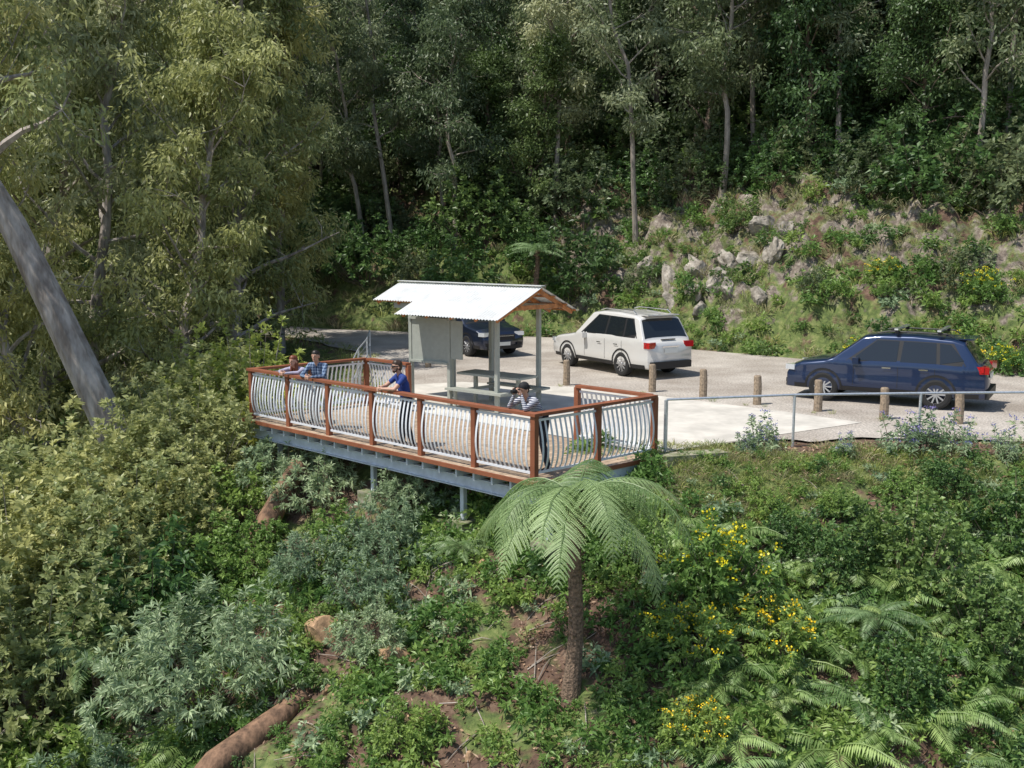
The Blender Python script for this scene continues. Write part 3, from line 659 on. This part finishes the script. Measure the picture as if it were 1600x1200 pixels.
def bare(X,Y): return (np.hypot((X-.2)/1.5,(Y-14.0)/2.0)<1)|(np.hypot((X+3.4)/1.1,(Y-14.6)/.9)<1)|(np.hypot((X+2.9)/.6,(Y-16.3)/.6)<1)
def lawn(X,Y): return (X>2.6)&(Y>17.2)
for x,y in scatter(4200,(-8,12),(11,19.2),lambda X,Y,i,dv,dh:(~i)&(dh>dv)&(rng.random(len(X))>np.where(bare(X,Y),.80,np.where(lawn(X,Y),.55,.05))),.21):
    put('weed',sh_w[rng.choice(4,p=[.5,.27,.13,.1])],x,y,rng.uniform(.5,1.3)*(.6 if lawn(x,y) else 1),cover)
for x,y in scatter(4600,(-4,26),(26,50),lambda X,Y,i,dv,dh:(~i)&(dh<dv)&(dh<8.5)&(rng.random(len(X))<np.where(fbm(X*.6,Y*.6,2)>.0,.85,.42)),.29):
    put('weed',sh_w[rng.choice(4,p=[.32,.28,.33,.07])],x,y,rng.uniform(.6,1.9),cover)
gt=empty('grass_tufts')
for x,y in scatter(5000,(2.4,14),(16.8,19.6),lambda X,Y,i,dv,dh:(dv<2.2)&(fbm(X*1.1,Y*1.1,2)>-.12),.085): put('tuft',[grass[0],grass[1],straw[0]][rng.choice(3,p=[.42,.42,.16])],x,y,rng.uniform(.3,.9),gt)
for x,y in scatter(4200,(-10,26),(24,50),lambda X,Y,i,dv,dh:(~i)&(dh<dv)&(dh<8),.25): put('tuft',[grass[0],grass[1],straw[0],straw[1]][rng.integers(4)],x,y,rng.uniform(.9,2.1),gt)
for x,y in scatter(900,(-12,-3),(23,45),lambda X,Y,i,dv,dh:(dv<1.2),.2): put('tuft',grass[rng.integers(2)],x,y,rng.uniform(.5,1.2),gt)
for x,y in [(4.9,24.8),(4.5,25.1),(5.6,24.2),(6.0,24.0),(6.9,23.1),(3.4,26.2),(7.3,23.0),(1.3,27.3),(8.1,22.1),(9.4,21.5),(9.9,21.6),(5.0,25.2)]: put('tuft',grass[rng.integers(2)],x,y,rng.uniform(.35,.6),gt,dz=.05)
for x,y,s in [(1.0,15.2,.9),(1.5,14.9,.8),(.3,15.4,.8),(1.9,15.3,.7)]: put('dry_bush',dry,x,y,s)
mb=MB();n=24000;X=rng.uniform(-8,13,n);Y=rng.uniform(10.5,20.2,n);z,ins,dv,dh=fields(X,Y);ok=(~ins)|((X>4)&(dv<.9));X=X[ok];Y=Y[ok];z=np.where(ins[ok],0.0,z[ok])
d=rng.normal(size=(len(X),3))*np.array((1,1,.3));leaves(mb,np.stack([X,Y,z+.015],-1),d,.05+.09*rng.random(len(X)),.02+.02*rng.random(len(X)),0,rng.random(len(X)),.0)
mb.obj('leaf_litter',[M['litter']])
mb=MB()
for i in range(300):
    x=rng.uniform(-6,8);y=rng.uniform(11.5,18);a=rng.random()*6.28;l=rng.uniform(.2,.9);x2=x+math.cos(a)*l;y2=y+math.sin(a)*l
    tube(mb,[(x,y,hz(x,y)+.03),((x+x2)/2,(y+y2)/2,(hz(x,y)+hz(x2,y2))/2+.07),(x2,y2,hz(x2,y2)+.03)],[.010,.008,.004],4,0)
mb.obj('fallen_twigs',[M['barkp']])
def rock(name,seed,R,matl,flat=.75,sq=(1,1,1),ncut=9,rgh=.10):
    bpy_me=bpy.data.meshes.new(name);import bmesh;bm=bmesh.new();bmesh.ops.create_icosphere(bm,subdivisions=4,radius=1)
    rg=np.random.default_rng(seed);A=rg.normal(size=(ncut,3));A/=np.linalg.norm(A,axis=1)[:,None];off=rg.uniform(.5,.85,ncut)
    for v in bm.verts:
        p=np.array(v.co)
        for a,o in zip(A,off):
            e=p@a-o
            if e>0:p=p-a*e*.97
        k=1+rgh*float(fbm(np.array([p[0]*2+seed]),np.array([p[1]*2+p[2]*1.7]),4)[0]*2)
        p=p*k*R*np.array(sq);p[2]*=flat;v.co=p
    bm.to_mesh(bpy_me);bm.free();bpy_me.materials.append(matl);return bpy_me
for i,(x,y,s) in enumerate([(-3.2,16.5,.36),(-1.86,15.6,.30),(-.5,16.9,.15),(-1.3,15.1,.14),(.9,17.2,.16),(-2.9,15.3,.12),(-.9,18.3,.2),(1.6,14.3,.12),(1.5,13.4,.1),(-2.2,14.6,.1),(-.6,13.4,.09)]):
    put('boulder',rock('boulder',i+5,s,M['rockb']),x,y,1,dz=s*.25,tilt=.4)
for i,(x,y,s) in enumerate([(7.2,39.6,.8),(8.3,39.2,.7),(6.2,40.2,.8),(9.6,37.9,.6),(8.8,37.0,.5),(7.6,38.2,.6),(5.4,41.2,.6),(10.2,38.8,.6),(6.8,38.6,.5),(9.0,38.4,.6),(8.0,37.6,.5),(9.6,39.4,.6),(7.0,37.9,.4),(6.2,39.0,.5)]):
    put('rock_outcrop',rock('outcrop',i+40,s,M['rockg'],1.0,(.7,1.1,1.2),22,.35),x,y,1,dz=-s*.25,tilt=.35)
def log(pts,rad,nm='fallen_log'):
    mb=MB();P0=np.array([(x,y,hz(x,y)+dz) for x,y,dz in pts]);tube(mb,P0,rad,12);mb.obj(nm,[M['log']],smooth=True)
log([(-5.3,19.7,.0),(-5.0,20.3,.35),(-4.5,21.2,.7)],[.28,.24,.2])
log([(-5.0,13.8,.0),(-4.4,14.3,.14),(-3.7,14.9,.12),(-3.3,15.4,.1)],[.18,.24,.22,.12])
# ---------------------------------------------------------------- people
def capsule(mb,p0,p1,r0,r1,n=12):
    p0=np.array(p0,float);p1=np.array(p1,float);d=p1-p0;L=np.linalg.norm(d);d=d/(L+1e-9) if L>1e-6 else np.array((0,0,1.))
    ref=np.array((0,0,1.)) if abs(d[2])<.9 else np.array((1.,0,0));s=nrm(np.cross(d,ref));u=np.cross(s,d)
    rings=[]
    for a in np.linspace(math.pi/2,0,4)[1:]: rings.append((p0-d*r0*math.sin(a),r0*math.cos(a)))
    for a in np.linspace(0,math.pi/2,4)[:-1]: rings.append((p1+d*r1*math.sin(a),r1*math.cos(a)))
    an=np.arange(n)*2*math.pi/n;V=[p0-d*r0]
    for c,r in rings: V+= [c+r*(math.cos(a)*s+math.sin(a)*u) for a in an]
    V.append(p1+d*r1);m_=len(rings);F=[(0,1+(j+1)%n,1+j) for j in range(n)];e=1+(m_-1)*n;last=len(V)-1
    F+=[(e+j,e+(j+1)%n,last) for j in range(n)]
    Q=[(1+i*n+j,1+i*n+(j+1)%n,1+(i+1)*n+(j+1)%n,1+(i+1)*n+j) for i in range(m_-1) for j in range(n)]
    k=mb.n;mb.add(V,np.array(Q),0);mb.F.setdefault((3,0),[]).append(np.array(F)+k)
def stripe_mat(name,c1,c2,sc,two=False):
    m=mat(name,c1,.85);nt=m.node_tree;N=nt.nodes;L=nt.links;tc=N.new('ShaderNodeTexCoord')
    def wv(d):
        w_=N.new('ShaderNodeTexWave');w_.bands_direction=d;w_.inputs['Scale'].default_value=sc;L.new(tc.outputs['Object'],w_.inputs['Vector']);r=N.new('ShaderNodeValToRGB');r.color_ramp.interpolation='CONSTANT'
        r.color_ramp.elements[0].color=(*c1,1);r.color_ramp.elements[1].position=.55;r.color_ramp.elements[1].color=(*c2,1);L.new(w_.outputs['Fac'],r.inputs[0]);return r.outputs[0]
    o=wv('Z')
    if two: o=mixc(N,L,.5,o,wv('X'))
    L.new(o,N['Principled BSDF'].inputs['Base Color']);return m
skin=mat('skin',(.52,.30,.21),.55)
def person(name,p,q_body,yawoff,headtop,hipz,shirt,pants,hair,shoe,style='lean',short_sleeve=False,cap=None,glasses=False,beard=None,longhair=False,shorts=False):
    """local frame: faces +Y, handrail centre line at y=0, feet at z=0"""
    caps=[]
    def c(p0,p1,r0,r1,l): caps.append((np.array(p0,float),np.array(p1,float),r0,r1,l))
    tl=.50;ca=(headtop-.265-hipz)/tl;ca=max(.3,min(.97,ca));al=math.acos(ca);sa_=math.sin(al)
    Ny=-.24;hy=Ny-tl*sa_;hip=np.array((0,hy,hipz));ax=np.array((0,sa_,ca));N_=hip+ax*tl
    for s in(-1,1):
        hj=hip+np.array((s*.095,0,-.02));kn=np.array((s*.115,hy+.05,hipz*.53));an=np.array((s*.12,hy-.02+(.06 if s>0 else -.05),.09))
        if shorts:
            mid=hj*.2+kn*.8;c(hj,mid,.098,.078,'pants');c(kn,kn*.5+an*.5,.055,.056,'skin');c(mid,kn,.066,.056,'skin');c(kn*.5+an*.5,an,.055,.038,'skin')
        else:
            c(hj,kn,.095,.066,'pants');c(kn,kn*.6+an*.4,.062,.062,'pants');c(kn*.6+an*.4,an,.062,.052,'pants')
        c(an+(0,-.03,-.035),an+(0,.17,-.055),.045,.034,'shoe')
        c(hip+(s*.05,0,0),hip+(s*.07,0,.06),.105,.10,'pants')
        c(hip+ax*.12+(s*.05,0,0),hip+ax*.30+(s*.07,0,0),.095,.105,'shirt')
        c(hip+ax*.30+(s*.07,0,0),hip+ax*.42+(s*.085,0,0),.105,.08,'shirt')
        sh_=N_-ax*.06+np.array((s*.175,0,0));c(N_-ax*.04+(s*.05,0,0),sh_,.062,.062,'shirt')
        if style=='photo': el=np.array((s*.20,-.03,1.17));wr=None
        else: el=np.array((s*.25,-.03,1.165));wr=np.array((s*.07,.15,1.165))
        hc=N_+np.array((0,.06+.02*sa_,.145))
        if style=='photo': wr=hc+np.array((s*.085,.12,-.075))
        mid=sh_*.45+el*.55
        c(sh_,mid,.058,.050,'shirt');c(mid,el,.046,.040,'skin' if short_sleeve else 'shirt')
        fm=el*.4+wr*.6;c(el,fm,.041,.034,'skin' if short_sleeve else 'shirt');c(fm,wr,.034,.026,'skin' if short_sleeve else 'shirt')
        if style=='photo': hd=nrm(np.array((-s*.25,.35,.9)));lat=nrm((s*.3,.9,-.3));cl=np.array((-s*.8,.2,.1))
        else: hd=nrm(np.array((-s*.75,.6,-.1)));lat=np.array((0,0,1.));cl=np.array((-s*.3,-.5,-.75))
        for o in(-.02,.02): c(wr+lat*o*.6,wr+hd*.075+lat*o,.017,.015,'skin')
        for fi,(o,fl) in enumerate([(-.030,.028),(-.010,.036),(.010,.038),(.030,.034)]):
            k0=wr+hd*.085+lat*o;k1=k0+nrm(hd+cl*.25)*fl;k2=k1+nrm(hd*.4+cl)*fl*.8;c(k0,k1,.0095,.009,'skin');c(k1,k2,.009,.008,'skin')
        tb=wr+hd*.02+lat*.03;c(tb,tb+nrm(lat+hd*.7)*.035,.012,.010,'skin');c(tb+nrm(lat+hd*.7)*.035,tb+nrm(lat+hd*.7)*.035+nrm(hd+cl*.5)*.028,.010,.009,'skin')
    c(hip+ax*.04,hip+ax*.2,.10,.10,'shirt')
    c(N_-ax*.02,hc+(0,-.02,-.06),.052,.05,'skin')
    c(hc+(0,-.015,.025),hc+(0,.01,.02),.082,.078,'skin');c(hc+(0,.02,-.03),hc+(0,.045,-.075),.062,.036,'skin')
    c(hc+(0,.088,.01),hc+(0,.104,-.022),.009,.014,'skin')
    for s in(-1,1):
        c(hc+(s*.082,-.01,.0),hc+(s*.084,-.012,-.03),.013,.010,'skin')
        if not glasses:c(hc+(s*.03,.080,.010),hc+(s*.031,.081,.010),.006,.006,'eye')
        c(hc+(s*.018,.084,.036),hc+(s*.042,.076,.036),.005,.004,'hair')
    c(hc+(-.018,.078,-.052),hc+(.018,.078,-.052),.007,.007,'lip')
    if glasses:
        for s in(-1,1): c(hc+(s*.022,.088,.012),hc+(s*.046,.078,.014),.017,.015,'dark');c(hc+(s*.06,.06,.02),hc+(s*.084,-.01,.016),.007,.006,'dark')
    if beard:
        c(hc+(-.04,.045,-.075),hc+(.04,.045,-.075),.026,.026,'hair');c(hc+(0,.06,-.085),hc+(0,.05,-.10),.03,.024,'hair')
        for s in(-1,1): c(hc+(s*.066,.01,-.02),hc+(s*.052,.03,-.07),.017,.02,'hair')
    if cap:
        c(hc+(0,-.018,.045),hc+(0,.0,.045),.092,.088,'cap');c(hc+(-.03,-.11,.03),hc+(.03,-.11,.03),.02,.02,'cap')
        c(hc+(0,-.06,-.02),hc+(0,-.06,.0),.058,.06,'hair')
    else:
        c(hc+(0,-.03,.045),hc+(0,.004,.060),.088,.078,'hair');c(hc+(0,-.05,-.03),hc+(0,-.045,.02),.062,.075,'hair')
    if longhair:
        for s in(-1,0,1): c(hc+(s*.055,-.04,.0),hc+(s*.075,-.055+.03*abs(s),-.22),.045,.03,'hair')
    mb=MB()
    for p0,p1,r0,r1,l in caps: capsule(mb,p0,p1,r0,r1)
    ob=mb.obj('tmp',[skin]);md=ob.modifiers.new('r','REMESH');md.mode='VOXEL';md.voxel_size=.0085;md.use_smooth_shade=True
    sm=ob.modifiers.new('s','SMOOTH');sm.factor=.5;sm.iterations=2
    bpy.context.view_layer.update();dg=bpy.context.evaluated_depsgraph_get();nm=bpy.data.meshes.new_from_object(ob.evaluated_get(dg));bpy.data.objects.remove(ob)
    labs=['skin','shirt','pants','hair','shoe','eye','lip','dark','cap']
    ml=[skin,shirt,pants,hair,shoe,M['black'],lipm,M['black'],cap or M['black']]
    nm.materials.clear()
    for m_ in ml:nm.materials.append(m_)
    nf=len(nm.polygons);cen=np.empty(nf*3);nm.polygons.foreach_get('center',cen);cen=cen.reshape(-1,3);best=np.full(nf,1e9);idx=np.zeros(nf,int)
    for p0,p1,r0,r1,l in caps:
        d=p1-p0;t=np.clip(((cen-p0)@d)/(d@d+1e-12),0,1);ds=np.linalg.norm(cen-p0-t[:,None]*d,axis=1)-(r0+(r1-r0)*t)
        if l in('eye','lip','dark'): ds=ds-.004
        k=ds<best;best[k]=ds[k];idx[k]=labs.index(l)
    nm.polygons.foreach_set('material_index',idx.astype(np.int32));nm.polygons.foreach_set('use_smooth',np.ones(nf,bool))
    W=P(p,q_body,0);yaw=math.atan2(nout[1],nout[0])-math.pi/2+yawoff
    E=empty(name,(W[0],W[1],0),(0,0,yaw));link('body',nm,E)
    if style=='photo':
        cm=MB();cc=hc+np.array((0,.155,-.005));box(cm,cc,(.13,.06,.085),0);tube(cm,[cc+(0,.02,-.005),cc+(0,.11,-.01)],[.036,.034],16,0);box(cm,cc+np.array((0,0,.052)),(.05,.05,.025),0);cm.obj('camera_in_hands',[M['black']],E)
    return E
lipm=mat('lips',(.38,.15,.12),.5)
denim=mat('dark_denim',(.018,.022,.035),.85,var=.3,scale=30);bshirt=mat('blue_tshirt',(.015,.045,.22),.8,var=.2,scale=10)
plaid=stripe_mat('plaid_shirt',(.02,.05,.12),(.22,.30,.42),5.5,True);strp=stripe_mat('striped_shirt',(.03,.04,.09),(.62,.63,.66),11)
lgt=mat('pale_trousers',(.42,.40,.38),.85,var=.1);wtop=mat('mauve_top',(.36,.34,.44),.85,var=.15);hr_d=mat('dark_hair',(.016,.011,.008),.5);hr_r=mat('auburn_hair',(.17,.05,.02),.5);hr_b=mat('brown_hair',(.045,.025,.014),.5)
bshoe=mat('shoe',(.06,.045,.035),.7);capm=mat('black_cap',(.012,.012,.014),.8)
person('woman_leaning_on_rail',7.05,0,.25,1.50,.86,wtop,lgt,hr_r,bshoe,longhair=True)
person('man_leaning_on_rail',6.2,0,.45,1.67,.93,plaid,lgt,hr_d,bshoe,glasses=False)
person('man_leaning_on_rail',3.75,0,-.35,1.70,.93,bshirt,denim,hr_b,bshoe,short_sleeve=True,glasses=True,beard=True)
person('man_taking_photo',.42,0,-.1,1.58,.93,strp,denim,hr_d,bshoe,style='photo',cap=capm)
# ---------------------------------------------------------------- light, sky, camera
w=bpy.data.worlds.new('World');bpy.context.scene.world=w;w.use_nodes=True;nt=w.node_tree
sky=nt.nodes.new('ShaderNodeTexSky');sky.sky_type='NISHITA';sky.sun_disc=False
sd=nrm((-.50,-.22,1.0));el=math.asin(sd[2]);az=math.atan2(sd[0],sd[1])
sky.sun_elevation=el;sky.sun_rotation=az
nt.links.new(sky.outputs[0],nt.nodes['Background'].inputs[0]);nt.nodes['Background'].inputs[1].default_value=.15
sl=bpy.data.lights.new('sun','SUN');sl.energy=5;sl.angle=math.radians(.5);sl.color=(1,.95,.87)
so=link('sun',sl);so.rotation_euler=Vector(-sd).to_track_quat('-Z','Y').to_euler();so.location=(-20,0,30)
sc=bpy.context.scene;sc.view_settings.view_transform='Standard';sc.view_settings.look='None';sc.view_settings.exposure=0
th=math.atan(230/1600)
cam=bpy.data.cameras.new('camera');cam.lens=36;cam.sensor_width=36;cam.clip_end=1000
o=link('camera',cam,None,(0,0,4),(math.pi/2-th,0,0));sc.camera=o
